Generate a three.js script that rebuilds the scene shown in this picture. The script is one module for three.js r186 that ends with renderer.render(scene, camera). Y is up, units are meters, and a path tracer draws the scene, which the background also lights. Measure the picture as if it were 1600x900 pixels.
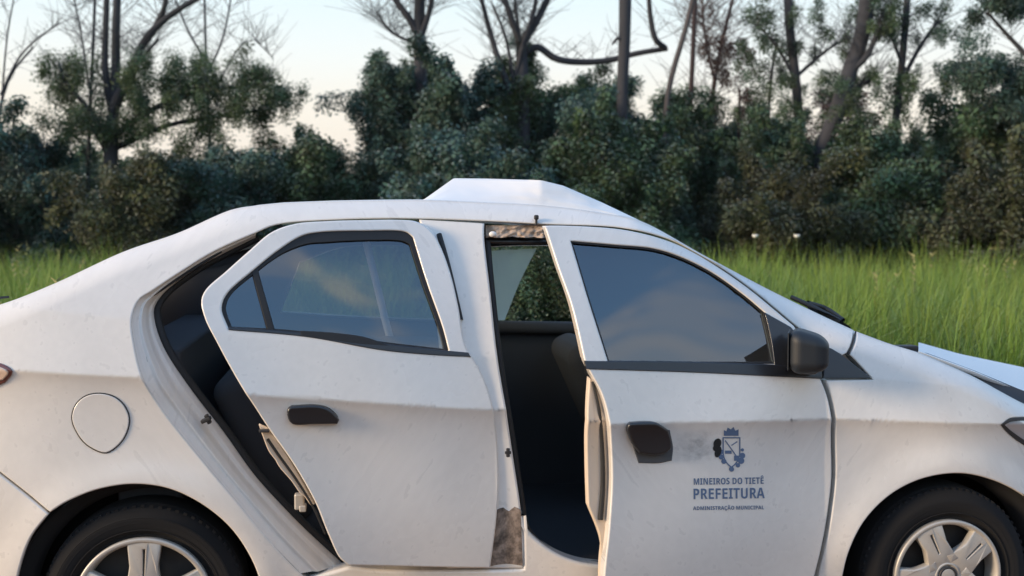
import * as THREE from 'three';
import { mergeGeometries, toCreasedNormals } from 'three/addons/utils/BufferGeometryUtils.js';
import { RoundedBoxGeometry } from 'three/addons/geometries/RoundedBoxGeometry.js';
import { ImprovedNoise } from 'three/addons/math/ImprovedNoise.js';

// ------------------------------------------------------------------ camera, sky, sun, exposure
const scene = new THREE.Scene();
const F = 1700, EYE = new THREE.Vector3(0, 1.455, 3.4), PITCH = -Math.atan(100 / F);
const camera = new THREE.PerspectiveCamera(2 * Math.atan(450 / F) * 180 / Math.PI, 16 / 9, 0.1, 6000);
camera.position.copy(EYE); camera.rotation.x = PITCH; camera.updateMatrixWorld();
camera.focus = 3.6; camera.userData.fStop = 3.0;
const renderer = new THREE.WebGLRenderer({ antialias: true });
renderer.toneMapping = THREE.LinearToneMapping; renderer.toneMappingExposure = 1.08;
renderer.shadowMap.enabled = true;
const SUN_DIR = new THREE.Vector3(-0.88, 0.27, 0.38).normalize();
const sun = new THREE.DirectionalLight(new THREE.Color().setRGB(1.0, 0.75, 0.49), 4.2);
sun.position.copy(SUN_DIR).multiplyScalar(60); sun.castShadow = true; sun.shadow.radius = 28;
sun.shadow.mapSize.set(2048, 2048);
Object.assign(sun.shadow.camera, { left: -30, right: 30, top: 30, bottom: -30, near: 1, far: 140 });
scene.add(sun, sun.target);
const noise = new ImprovedNoise();
function fbm(x, y, z, o = 4) { let s = 0, a = 0.5, f = 1; for (let i = 0; i < o; i++) { s += a * noise.noise(x * f, y * f, z * f); a *= 0.5; f *= 2.03; } return s; }
const clamp = THREE.MathUtils.clamp, lerp = THREE.MathUtils.lerp, sstep = THREE.MathUtils.smoothstep;
{ // dusk sky: cream at the horizon, pale cyan above it, blue overhead, thin drifting cloud
  const w = 512, h = 256, d = new Float32Array(w * h * 4);
  const stops = [[0, .98, .82, .67], [3, .99, .88, .73], [6, .99, .94, .82], [8.5, .92, .97, .95], [12, .77, .94, 1.0], [20, .50, .80, 1.12], [38, .31, .61, 1.07], [60, .27, .48, .88], [90, .25, .42, .76]];
  for (let j = 0; j < h; j++) for (let i = 0; i < w; i++) {
    const el = ((j + .5) / h - .5) * 180, az = ((i + .5) / w - .5) * 2 * Math.PI, e = Math.max(el, 0);
    let k = 0; while (k < stops.length - 2 && e > stops[k + 1][0]) k++;
    const t = clamp((e - stops[k][0]) / (stops[k + 1][0] - stops[k][0]), 0, 1), c = [1, 2, 3].map((n) => lerp(stops[k][n], stops[k + 1][n], t));
    const er = el * Math.PI / 180, dx = Math.cos(er) * Math.cos(az), dy = Math.sin(er), dz = Math.cos(er) * Math.sin(az);
    const cl = sstep(fbm(dx * 4.2 + 5, dy * 9, dz * 4.2 + 1, 5) + .36 * Math.exp(-(((e - 30) / 5) ** 2)), 0.04, 0.46) * sstep(e, 9, 22) * 0.7;
    const cc = [1.02, 1.04, 1.10];
    const glow = Math.pow(Math.max(0, dx * SUN_DIR.x + dy * SUN_DIR.y + dz * SUN_DIR.z), 14) * 0.5;
    for (let n = 0; n < 3; n++) d[(j * w + i) * 4 + n] = lerp(c[n], cc[n], cl) + glow * [1, .86, .7][n];
    d[(j * w + i) * 4 + 3] = 1;
  }
  const t = new THREE.DataTexture(d, w, h, THREE.RGBAFormat, THREE.FloatType);
  t.mapping = THREE.EquirectangularReflectionMapping; t.magFilter = t.minFilter = THREE.LinearFilter; t.needsUpdate = true;
  scene.background = t; scene.environment = t;
}
scene.fog = new THREE.FogExp2(new THREE.Color().setRGB(.90, .88, .88), 0.0002);

// ------------------------------------------------------------------ helpers
let seed = 7; const rnd = () => { seed = (seed * 1664525 + 1013904223) >>> 0; return seed / 4294967296; };
const rr = (a, b) => a + (b - a) * rnd();
const gauss = () => (rnd() + rnd() + rnd() + rnd() - 2) / 1.15;
const V = (x, y, z) => new THREE.Vector3(x, y, z);
const names = {};
function numbered(n) { const k = names[n] = (names[n] ?? -1) + 1; return k ? n + '_' + String(k).padStart(3, '0') : n; }
function group(name, parent, x = 0, y = 0, z = 0) { const g = new THREE.Group(); g.name = parent === scene ? numbered(name) : name; g.position.set(x, y, z); parent.add(g); return g; }
function mesh(name, geo, mat, parent) {
  const g = Array.isArray(geo) ? (geo.length > 1 ? merge(geo) : geo[0]) : geo;
  const m = new THREE.Mesh(g, mat); m.name = parent === scene ? numbered(name) : name; m.castShadow = m.receiveShadow = true; parent.add(m); return m;
}
function merge(list) {
  return mergeGeometries(list.map((g) => { const n = g.index ? g.toNonIndexed() : g; for (const k of Object.keys(n.attributes)) if (!['position', 'normal', 'uv'].includes(k)) n.deleteAttribute(k); return n; }));
}
function tag(o, label, category, grp, kind) { o.userData = { label, category }; if (grp) o.userData.group = grp; if (kind) o.userData.kind = kind; return o; }
const rayDir = (u, v) => V((u - 800) / F, -(v - 450) / F, -1).applyEuler(new THREE.Euler(PITCH, 0, 0));
function at(u, v, D) { const d = rayDir(u, v); return EYE.clone().addScaledVector(d, D / -d.z); }      // world point D metres ahead

// the car's own frame: x forward, y up, z to its near side; origin on the ground under its middle
const YAW = 8 * Math.PI / 180, W = 0.86;
const CAR = new THREE.Matrix4().makeRotationY(YAW); { const o = V(0, 0, -W).applyMatrix4(CAR); CAR.setPosition(o); }
const CARI = CAR.clone().invert(), EYEL = EYE.clone().applyMatrix4(CARI);
function P(u, v, z) { const d = rayDir(u, v).transformDirection(CARI), t = (z - EYEL.z) / d.z; return V(EYEL.x + d.x * t, EYEL.y + d.y * t, z); }
function onto(u, v, S) { let z = W, p; for (let i = 0; i < 8; i++) { p = P(u, v, z); z = S(p.x, p.y); } return p; }
function table(pts) { // piecewise linear y(x) with a little smoothing
  const a = pts.map((p) => [p.x, p.y]).sort((p, q) => p[0] - q[0]);
  const f = (x) => { let k = 0; while (k < a.length - 2 && x > a[k + 1][0]) k++; const t = (x - a[k][0]) / (a[k + 1][0] - a[k][0]); return lerp(a[k][1], a[k + 1][1], t); };
  return (x) => (f(x - .02) + 2 * f(x) + f(x + .02)) / 4;
}
const creaseY = table([[-220, 572], [15, 580], [215, 590], [390, 606], [770, 641], [950, 647], [1300, 655], [1580, 664], [1800, 680]].map(([u, v]) => P(u, v, W)));
const beltY = table([[-220, 470], [0, 480], [355, 515], [735, 556], [920, 570], [1363, 591], [1600, 612], [1800, 635]].map(([u, v]) => P(u, v, W - .03)));
const SIL = [[-180, 520], [-100, 498], [0, 476], [83, 444], [194, 393], [278, 364], [361, 328], [400, 321], [440, 317], [520, 314], [600, 312.5], [665, 312], [760, 316], [850, 321], [930, 331], [1000, 345], [1100, 399], [1200, 452], [1280, 491], [1336, 517], [1390, 537], [1435, 551], [1520, 588], [1600, 630], [1700, 668]];
const zGuess = (u) => W - (u < 0 ? .1 : u < 400 ? lerp(.1, .24, u / 400) : u < 1000 ? .24 : u < 1435 ? lerp(.24, .09, (u - 1000) / 435) : .08);
const silY = table(SIL.map(([u, v]) => P(u, v, zGuess(u))));
const XR = P(222, 948, W).x, XF = P(1486, 903, W).x, YR = P(222, 948, W).y, YF = P(1486, 903, W).y;      // wheel centres
const DENTS = [[-.1, .62, .16, -.004], [.12, .70, .22, .005], [.9, .72, .12, -.004], [-1.45, .8, .25, .004], [1.25, .85, .12, -.004]];
function S(x, y) { // half width of the body side at (x, y)
  const yc = creaseY(x), yb = Math.max(beltY(x), yc + .04); let z = W;
  if (y > yc) { z -= (Math.min(y, yb) - yc) * .27; if (y > yb) { const g = y - yb; z -= g * .38 + g * g * .28; } }
  else { const d = yc - y; z += -.022 * (1 - Math.exp(-d / .05)) + .020 * (Math.exp(-(((d - .38) / .2) ** 2)) - Math.exp(-3.61)) - .55 * Math.max(0, d - .55) ** 2; }
  z -= 6.5 * Math.max(0, .075 - (silY(x) - y)) ** 2;                                   // rolls over into the roof, deck and bonnet
  for (const [wx, wy] of [[XR, YR], [XF, YF]]) { const r = Math.hypot(x - wx, y - wy); z += .016 * Math.exp(-(((r - .37) / .075) ** 2)) * sstep(y, .2, .4); }
  const re = XR - .15 - x, fr = x - XF + .05;
  if (re > 0) z -= .26 * re * re; if (fr > 0) z -= .34 * fr * fr;
  for (const [dx, dy, r, a] of DENTS) z += a * Math.exp(-((x - dx) ** 2 + (y - dy) ** 2) / (r * r));
  return z;
}
function smooth(pts, closed = true, step = .011) { // points [x, y, corner]; centripetal curve between corners
  const n = pts.length, out = [], c = []; for (let i = 0; i < n; i++) if (pts[i][2] || (!closed && (i === 0 || i === n - 1))) c.push(i);
  const run = (ids, cl) => {
    const cv = new THREE.CatmullRomCurve3(ids.map((i) => V(pts[i % n][0], pts[i % n][1], 0)), cl, 'centripetal'), L = cv.getLength(), k = Math.max(1, Math.round(L / step));
    if (ids.length === 2 && !cl) { const a = pts[ids[0] % n], b = pts[ids[1] % n]; for (let j = 0; j < k; j++) out.push([lerp(a[0], b[0], j / k), lerp(a[1], b[1], j / k)]); return; }
    for (const p of cv.getSpacedPoints(k).slice(0, k)) out.push([p.x, p.y]);
  };
  if (!c.length) { run([...Array(n).keys()], true); return out; }
  for (let j = 0; j < c.length - (closed ? 0 : 1); j++) { const a = c[j], b = j + 1 < c.length ? c[j + 1] : c[0] + n, ids = []; for (let i = a; i <= b; i++) ids.push(i); run(ids, false); }
  if (!closed) out.push([pts[n - 1][0], pts[n - 1][1]]);
  return out;
}
const area = (c) => { let s = 0; for (let i = 0; i < c.length; i++) { const a = c[i], b = c[(i + 1) % c.length]; s += a[0] * b[1] - a[1] * b[0]; } return s / 2; };
function trace(px, D) { const c = smooth(px.map(([u, v, k]) => { const p = onto(u, v, D); return [p.x, p.y, k]; })); if (area(c) < 0) c.reverse(); return c; }
function offset(c, d) { // along outward normals of a counter-clockwise loop
  const n = c.length; return c.map((p, i) => { const a = c[(i + n - 1) % n], b = c[(i + 1) % n]; let tx = b[0] - a[0], ty = b[1] - a[1]; const l = Math.hypot(tx, ty) || 1; return [p[0] + ty / l * d, p[1] - tx / l * d]; });
}
// A sheet bounded by a loop, following depth function D, with a rolled edge r and a returned wall of depth t
function sheet(loop, holes, D, { r = .004, t = .03, h = .015, flip = false, wall = true, mirror = false } = {}) {
  const pos = [], nor = [], uv = [], idx = [], nrm = (x, y) => { const e = .004; return V(-(D(x + e, y) - D(x - e, y)) / (2 * e), -(D(x, y + e) - D(x, y - e)) / (2 * e), 1).normalize(); };
  const put = (x, y, z, n) => { pos.push(x, y, z); nor.push(n.x, n.y, n.z); uv.push(x, y); return pos.length / 3 - 1; };
  const T = (x, y) => typeof t === 'function' ? t(x, y) : t;
  const loops = [loop, ...holes.map((q) => { const c = q.slice(); if (area(c) > 0) c.reverse(); return c; })];
  const inner = loops.map((c) => wall ? offset(c, -r) : c);
  let tri = THREE.ShapeUtils.triangulateShape(inner[0].map((p) => new THREE.Vector2(...p)), inner.slice(1).map((c) => c.map((p) => new THREE.Vector2(...p))));
  const flat = inner.flat().map((p) => [p[0], p[1]]);
  for (let pass = 0; pass < 14; pass++) { // split every edge longer than h
    const mid = new Map(), next = []; let any = false;
    const m = (a, b) => { const A = flat[a], B = flat[b]; if (Math.hypot(A[0] - B[0], A[1] - B[1]) <= h) return -1; any = true; const k = a < b ? a + ',' + b : b + ',' + a; if (!mid.has(k)) { mid.set(k, flat.length); flat.push([(A[0] + B[0]) / 2, (A[1] + B[1]) / 2]); } return mid.get(k); };
    for (const [a, b, c] of tri) {
      const ab = m(a, b), bc = m(b, c), ca = m(c, a), n = (ab >= 0) + (bc >= 0) + (ca >= 0);
      if (n === 0) next.push([a, b, c]);
      else if (n === 3) next.push([a, ab, ca], [ab, b, bc], [ca, bc, c], [ab, bc, ca]);
      else if (n === 1) { if (ab >= 0) next.push([a, ab, c], [ab, b, c]); else if (bc >= 0) next.push([b, bc, a], [bc, c, a]); else next.push([c, ca, b], [ca, a, b]); }
      else if (ab < 0) next.push([c, ca, bc], [a, b, bc], [a, bc, ca]); else if (bc < 0) next.push([a, ab, ca], [ab, b, c], [ab, c, ca]); else next.push([b, bc, ab], [ab, bc, c], [ab, c, a]);
    }
    tri = next; if (!any) break;
  }
  for (const p of flat) put(p[0], p[1], D(p[0], p[1]), nrm(p[0], p[1]));
  for (const [a, b, c] of tri) idx.push(a, b, c);
  if (wall) loops.forEach((c, li) => {
    const n = c.length, rings = [], base = inner[li];
    for (let s = 0; s <= 4; s++) {
      const a = Math.min(s, 3) / 3 * Math.PI / 2, q = offset(c, -r + r * Math.sin(a)), ring = [];
      for (let i = 0; i < n; i++) {
        const nn = nrm(base[i][0], base[i][1]), p = q[i], pr = c[(i + n - 1) % n], nx = c[(i + 1) % n]; let tx = nx[0] - pr[0], ty = nx[1] - pr[1]; const l = Math.hypot(tx, ty) || 1;
        const out = V(ty / l, -tx / l, 0), N = nn.clone().multiplyScalar(Math.cos(a)).addScaledVector(out, Math.sin(a)).normalize();
        ring.push(put(p[0], p[1], D(base[i][0], base[i][1]) - r * (1 - Math.cos(a)) - (s === 4 ? T(p[0], p[1]) : 0), N));
      }
      rings.push(ring);
    }
    for (let s = 0; s < 4; s++) for (let i = 0; i < n; i++) { const j = (i + 1) % n, a = rings[s][i], b = rings[s][j], c2 = rings[s + 1][i], d = rings[s + 1][j]; idx.push(a, c2, b, b, c2, d); }
  });
  if (mirror) for (let i = 2; i < pos.length; i += 3) { pos[i] *= -1; nor[i] *= -1; }
  if (mirror !== flip) for (let i = 0; i < idx.length; i += 3) { const q = idx[i]; idx[i] = idx[i + 1]; idx[i + 1] = q; }
  const g = new THREE.BufferGeometry(); g.setAttribute('position', new THREE.Float32BufferAttribute(pos, 3)); g.setAttribute('normal', new THREE.Float32BufferAttribute(nor, 3)); g.setAttribute('uv', new THREE.Float32BufferAttribute(uv, 2)); g.setIndex(idx);
  return g;
}
function grid(nu, nv, fn) {
  const pos = [], uv = [], idx = [];
  for (let j = 0; j <= nv; j++) for (let i = 0; i <= nu; i++) { const p = fn(i / nu, j / nv); pos.push(p.x, p.y, p.z); uv.push(p.x, p.z + p.y); }
  for (let j = 0; j < nv; j++) for (let i = 0; i < nu; i++) { const a = j * (nu + 1) + i, b = a + 1, c = a + nu + 1; idx.push(a, b, c, b, c + 1, c); }
  const g = new THREE.BufferGeometry(); g.setAttribute('position', new THREE.Float32BufferAttribute(pos, 3)); g.setAttribute('uv', new THREE.Float32BufferAttribute(uv, 2)); g.setIndex(idx); g.computeVertexNormals(); return g;
}
function tube(pts, r0, r1 = r0, seg = 6, sub = 4) { // tapered tube through points
  const cv = new THREE.CatmullRomCurve3(pts, false, 'centripetal'), n = Math.max(1, (pts.length - 1) * sub), g = new THREE.TubeGeometry(cv, n, 1, seg, false), p = g.attributes.position;
  for (let i = 0; i <= n; i++) { const c = cv.getPointAt(i / n), r = lerp(r0, r1, i / n); for (let j = 0; j <= seg; j++) { const k = i * (seg + 1) + j; p.setXYZ(k, c.x + (p.getX(k) - c.x) * r, c.y + (p.getY(k) - c.y) * r, c.z + (p.getZ(k) - c.z) * r); } }
  return g;
}
const move = (g, x, y, z) => g.translate(x, y, z);
const rbox = (x, y, z, r, s = 3) => new RoundedBoxGeometry(x, y, z, s, r);

// ------------------------------------------------------------------ materials
const rgb = (r, g, b) => new THREE.Color().setRGB(r, g, b);
function texture(w, fn, srgb = true, rep = 1) {
  const d = new Uint8Array(w * w * 4);
  for (let j = 0; j < w; j++) for (let i = 0; i < w; i++) { const c = fn(i / w, j / w); for (let n = 0; n < 3; n++) d[(j * w + i) * 4 + n] = clamp(c[n], 0, 1) * 255; d[(j * w + i) * 4 + 3] = 255; }
  const t = new THREE.DataTexture(d, w, w); t.wrapS = t.wrapT = THREE.RepeatWrapping; t.magFilter = THREE.LinearFilter; t.minFilter = THREE.LinearMipmapLinearFilter; t.generateMipmaps = true;
  if (srgb) t.colorSpace = THREE.SRGBColorSpace; t.repeat.set(rep, rep); t.needsUpdate = true; return t;
}
const tile = (u, v, f, z, o) => { const a = u * 2 * Math.PI, b = v * 2 * Math.PI, k = f / 6.2832; return fbm(Math.cos(a) * k + Math.sin(b) * k * .7 + 9, Math.sin(a) * k + 3, Math.cos(b) * k + z, o); };
const dust = texture(512, (u, v) => { const a = tile(u, v, 5, 1, 5), s = tile(u, v, 60, 4, 2), m = .93 + a * .035 + s * .03 - (s > .30 ? .045 : 0); return [m, m * .982, m * .955]; }, true, .7);
const dustR = texture(256, (u, v) => { const a = tile(u, v, 7, 6, 5), m = .5 + a * .5; return [m, m, m]; }, false, .7);
const M = {
  paint: new THREE.MeshPhysicalMaterial({ color: rgb(.93, .93, .93), map: dust, roughness: .62, roughnessMap: dustR, clearcoat: .75, clearcoatRoughness: .13 }),
  jamb: new THREE.MeshPhysicalMaterial({ color: rgb(.93, .93, .93), map: dust, roughness: .55, clearcoat: .3, clearcoatRoughness: .3 }),
  sunlitCream: new THREE.MeshStandardMaterial({ color: rgb(.80, .70, .60), map: dust, roughness: .6 }),  // warm sunlight on the white door edges is put into this colour
  rubber: new THREE.MeshStandardMaterial({ color: rgb(.016, .017, .019), roughness: .7 }),
  trim: new THREE.MeshPhysicalMaterial({ color: rgb(.015, .017, .022), roughness: .4, clearcoat: .35, clearcoatRoughness: .2 }),
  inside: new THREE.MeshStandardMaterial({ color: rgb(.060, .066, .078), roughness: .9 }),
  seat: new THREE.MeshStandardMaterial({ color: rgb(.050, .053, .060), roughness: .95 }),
  glass: new THREE.MeshPhysicalMaterial({ color: rgb(.42, .48, .52), roughness: .04, transmission: 1, thickness: 0, ior: 2.3, side: THREE.DoubleSide }),
  clear: new THREE.MeshPhysicalMaterial({ color: rgb(.75, .82, .80), roughness: .03, transmission: 1, thickness: 0, ior: 1.5, side: THREE.DoubleSide }),
  dustyGlass: new THREE.MeshPhysicalMaterial({ color: rgb(.78, .86, .82), roughness: .75, transmission: .75, thickness: 0, side: THREE.DoubleSide }),
  tyre: new THREE.MeshStandardMaterial({ color: rgb(.009, .009, .010), roughness: 1 }),
  plain: new THREE.MeshPhysicalMaterial({ color: rgb(.82, .805, .78), roughness: .5, clearcoat: .6, clearcoatRoughness: .2 }),
  silver: new THREE.MeshPhysicalMaterial({ color: rgb(.62, .61, .59), metalness: .3, roughness: .45, clearcoat: .3, clearcoatRoughness: .3, map: dust }),
  dark: new THREE.MeshStandardMaterial({ color: rgb(.03, .03, .032), roughness: .6 }),
  mud: new THREE.MeshStandardMaterial({ color: rgb(.19, .145, .12), roughness: .95 }),
  lens: new THREE.MeshPhysicalMaterial({ color: rgb(.16, .05, .04), roughness: .12, clearcoat: 1 }),
  amber: new THREE.MeshPhysicalMaterial({ color: rgb(.75, .55, .42), roughness: .15, clearcoat: 1 }),
  lamp: new THREE.MeshPhysicalMaterial({ color: rgb(.55, .57, .6), roughness: .1, metalness: .4, clearcoat: 1 }),
};
const rust = texture(256, (u, v) => { const a = tile(u, v, 16, 2, 5), b = tile(u, v, 40, 8, 3); return [.68 + a * .36 + b * .12, .60 + a * .32 + b * .1, .53 + a * .28 + b * .08]; }, true, 3);
M.mud.map = texture(256, (u, v) => { const a = tile(u, v, 12, 5, 5), b = tile(u, v, 50, 3, 3), m = .82 + a * .7 + b * .25; return [m, m * .98, m * .95]; }, true, 3); M.mud.color.setRGB(.36, .29, .245);
M.rust = new THREE.MeshStandardMaterial({ map: rust, roughness: .95 });

// ------------------------------------------------------------------ setting: ground, shoulder, hills
{
  const soil = texture(512, (u, v) => { const a = tile(u, v, 8, 3, 6), b = tile(u, v, 70, 5, 3); return [.30 + a * .16 + b * .1, .33 + a * .14 + b * .1, .19 + a * .1 + b * .06]; });
  const g = new THREE.PlaneGeometry(4600, 4600).rotateX(-Math.PI / 2); const uv = g.attributes.uv; for (let i = 0; i < uv.count; i++) uv.setXY(i, uv.getX(i) * 2000, uv.getY(i) * 2000);
  const m = mesh('ground', g, new THREE.MeshStandardMaterial({ map: soil, roughness: 1 }), scene); tag(m, 'grassy soil of the verge and the land beyond it', 'ground', null, 'structure');
  const dirt = texture(512, (u, v) => { const a = tile(u, v, 9, 7, 6), b = tile(u, v, 90, 2, 3); return [.49 + a * .16 + b * .14, .345 + a * .14 + b * .12, .23 + a * .11 + b * .09]; }, true, 1);
  const s = new THREE.PlaneGeometry(160, 17, 160, 17).rotateX(-Math.PI / 2), p = s.attributes.position, su = s.attributes.uv;
  for (let i = 0; i < p.count; i++) { const x = p.getX(i), z = p.getZ(i); const edge = Math.abs(z) > 8.4; p.setXYZ(i, x, edge ? -.01 : .012 + fbm(x * .8, z * .8, 3, 3) * .02, z + 6.0 + (edge ? fbm(x * .5, 1, 1, 3) * .6 : 0)); su.setXY(i, x / 2, z / 2); }
  s.computeVertexNormals();
  tag(mesh('dirt_road', s, new THREE.MeshStandardMaterial({ map: dirt, roughness: 1 }), scene), 'reddish tan dirt road under the wrecked car', 'road', null, 'structure');
  const hx = 1500, hills = grid(220, 10, (u, v) => { const x = lerp(-1900, 1900, u), ridge = 80 + fbm(x * .0022, 2, 4, 5) * 120; return V(x, Math.max(-2, ridge * (1 - (1 - v) ** 2) * 1.0), -1500 - v * 450 + fbm(x * .01, v * 3, 1, 3) * 60); });
  tag(mesh('hills', hills, new THREE.MeshStandardMaterial({ color: rgb(.07, .095, .06), roughness: 1, side: THREE.DoubleSide }), scene), 'low wooded hills fading into pale haze behind the trees', 'hills', null, 'structure');
}

// ------------------------------------------------------------------ the wrecked car
const car = new THREE.Group(); car.name = numbered('sedan'); car.applyMatrix4(CAR); scene.add(car);
tag(car, 'wrecked white sedan with buckled roof and both near doors hanging ajar', 'car');
const part = (name, g, m) => mesh(name, g, m, car);
const lab = (o, l) => { o.userData.label = l; return o; };
const deep = (d) => (x, y) => S(x, y) - d;

// --- quarter panel with its door jamb
const JO = [[470, 897], [425, 850], [375, 790], [325, 730], [280, 675], [250, 635], [225, 595], [210, 540], [206, 497], [217, 469], [236, 456], [278, 428], [333, 394], [400, 364]];
const JI = [[540, 880], [480, 825], [450, 795], [400, 740], [350, 670], [300, 605], [260, 545], [245, 505], [243, 482], [258, 458], [305, 422], [352, 396], [400, 372]];
const ARCH_R = [[78, 801, 1], [103, 785], [150, 766], [205, 757], [260, 763], [310, 785], [355, 820], [385, 860], [405, 905], [414, 960], [415, 1003, 1]];
const RAIL = [[400, 364, 1], [430, 352], [520, 344], [640, 342], [760, 346], [853, 351], [973, 357], [1045, 374], [1085, 393], [1130, 420], [1175, 452], [1212, 482], [1243, 508], [1290, 543], [1317, 556, 1]];
const RAIL_TOP = [[400, 321, 1], [440, 317], [520, 314], [600, 312.5], [665, 312], [760, 316], [850, 321], [930, 331], [1000, 345], [1100, 399], [1200, 452], [1280, 491], [1334, 516, 1], [1324, 552, 1]];
const quarter = trace([[-180, 520, 1], [-100, 498], [0, 476], [83, 444], [194, 393], [278, 364], [361, 328], ...RAIL_TOP.map((p, i) => i ? p : [400, 321]), ...RAIL.slice().reverse().map((p, i, a) => i < a.length - 1 ? p : [400, 364]), ...JO.slice(1, -1).reverse(), [470, 897], [515, 935], [560, 955, 1], [560, 1003, 1], ...ARCH_R.slice().reverse(), [0, 738], [-70, 685], [-185, 650, 1], [-205, 600]], S);
const archT = (x, y) => Math.min(Math.hypot(x - XR, y - YR), Math.hypot(x - XF, y - YF)) < .41 ? .008 : .05;
lab(part('body_side', sheet(quarter, [], S, { r: .006, t: archT }), M.paint), 'rear wing, roof rail and sloping windscreen pillar in one pressing');
{ // stepped jamb between the wing and the dark opening
  const ja = new THREE.CatmullRomCurve3(JO.map(([u, v]) => onto(u, v, S)), false, 'centripetal'), jb = new THREE.CatmullRomCurve3(JI.map(([u, v]) => onto(u, v, deep(.10))), false, 'centripetal');
  const prof = [[0, 0], [.10, .10], [.25, .20], [.38, .16], [.52, .34], [.66, .62], [.80, .66], [.92, .82], [1, 1]];   // across, in depth
  const g = grid(90, 40, (u, v) => { const a = ja.getPointAt(u), b = jb.getPointAt(u); let k = 0; while (k < prof.length - 2 && v > prof[k + 1][0]) k++; const t = (v - prof[k][0]) / (prof[k + 1][0] - prof[k][0]), q = lerp(prof[k][1], prof[k + 1][1], sstep(t, 0, 1) * .5 + t * .5);
    return V(lerp(a.x, b.x, v), lerp(a.y, b.y, v), lerp(a.z - .006, b.z, q)); });
  part('door_jamb', g, M.jamb);
  const seal = tube(JI.map(([u, v]) => onto(u + 3, v, deep(.095))), .012, .012, 8, 5); part('weather_seal', seal, M.rubber);
  part('jamb_seam', tube(JO.slice(0, -1).map(([u, v], i) => { const p = onto(u + 13 + (i < 8 ? 2 : 0), v - 1, deep(.03)); return p; }), .004, .004, 6, 5), M.rubber);
  const st = group('striker', car); mesh('striker_bolt', [move(rbox(.03, .012, .03, .003), 0, 0, 0), move(rbox(.012, .03, .02, .003), .006, 0, 0)], M.dark, st); st.position.copy(onto(322, 656, deep(.015))); st.rotation.z = .4;
}
// --- fuel flap: a plate in a narrow dark gap
{
  const o = [[112, 655], [118, 632], [134, 618], [157, 614], [180, 620], [196, 635], [203, 656], [196, 682], [182, 699], [166, 708], [148, 703], [128, 688]];
  const L = trace(o, S), f = part('fuel_flap', sheet(offset(L, -.0022), [], deep(-.0045), { r: .003, t: .004 }), M.paint);
  mesh('flap_gap', sheet(offset(L, .0012), [offset(L, -.0045)], deep(-.0022), { r: .0008, t: .002 }), M.dark, f);
}
// --- bumper, tail lamp
{
  const b = trace([[-205, 655, 1], [-185, 653], [-70, 689], [0, 741.5], [76, 803, 1], [48, 840], [30, 890], [22, 950], [22, 1000, 1], [-150, 1000, 1], [-235, 940], [-245, 800], [-230, 700]], S);
  lab(part('rear_bumper', sheet(b, [], S, { r: .006, t: archT }), M.paint), 'rear bumper corner');
  const tl = group('tail_lamp', car);
  mesh('lamp_lens', sheet(trace([[-190, 558, 1], [-60, 563], [4, 569], [19, 581], [8, 598, 1], [-50, 622], [-190, 640, 1]], deep(-.006)), [], deep(-.006), { r: .005, t: .03 }), M.lens, tl);
  mesh('indicator', sheet(trace([[-60, 570, 1], [0, 573.5], [13, 582], [4, 594, 1], [-60, 606, 1]], deep(-.010)), [], deep(-.010), { r: .004, t: .006 }), M.amber, tl);
}
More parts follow.
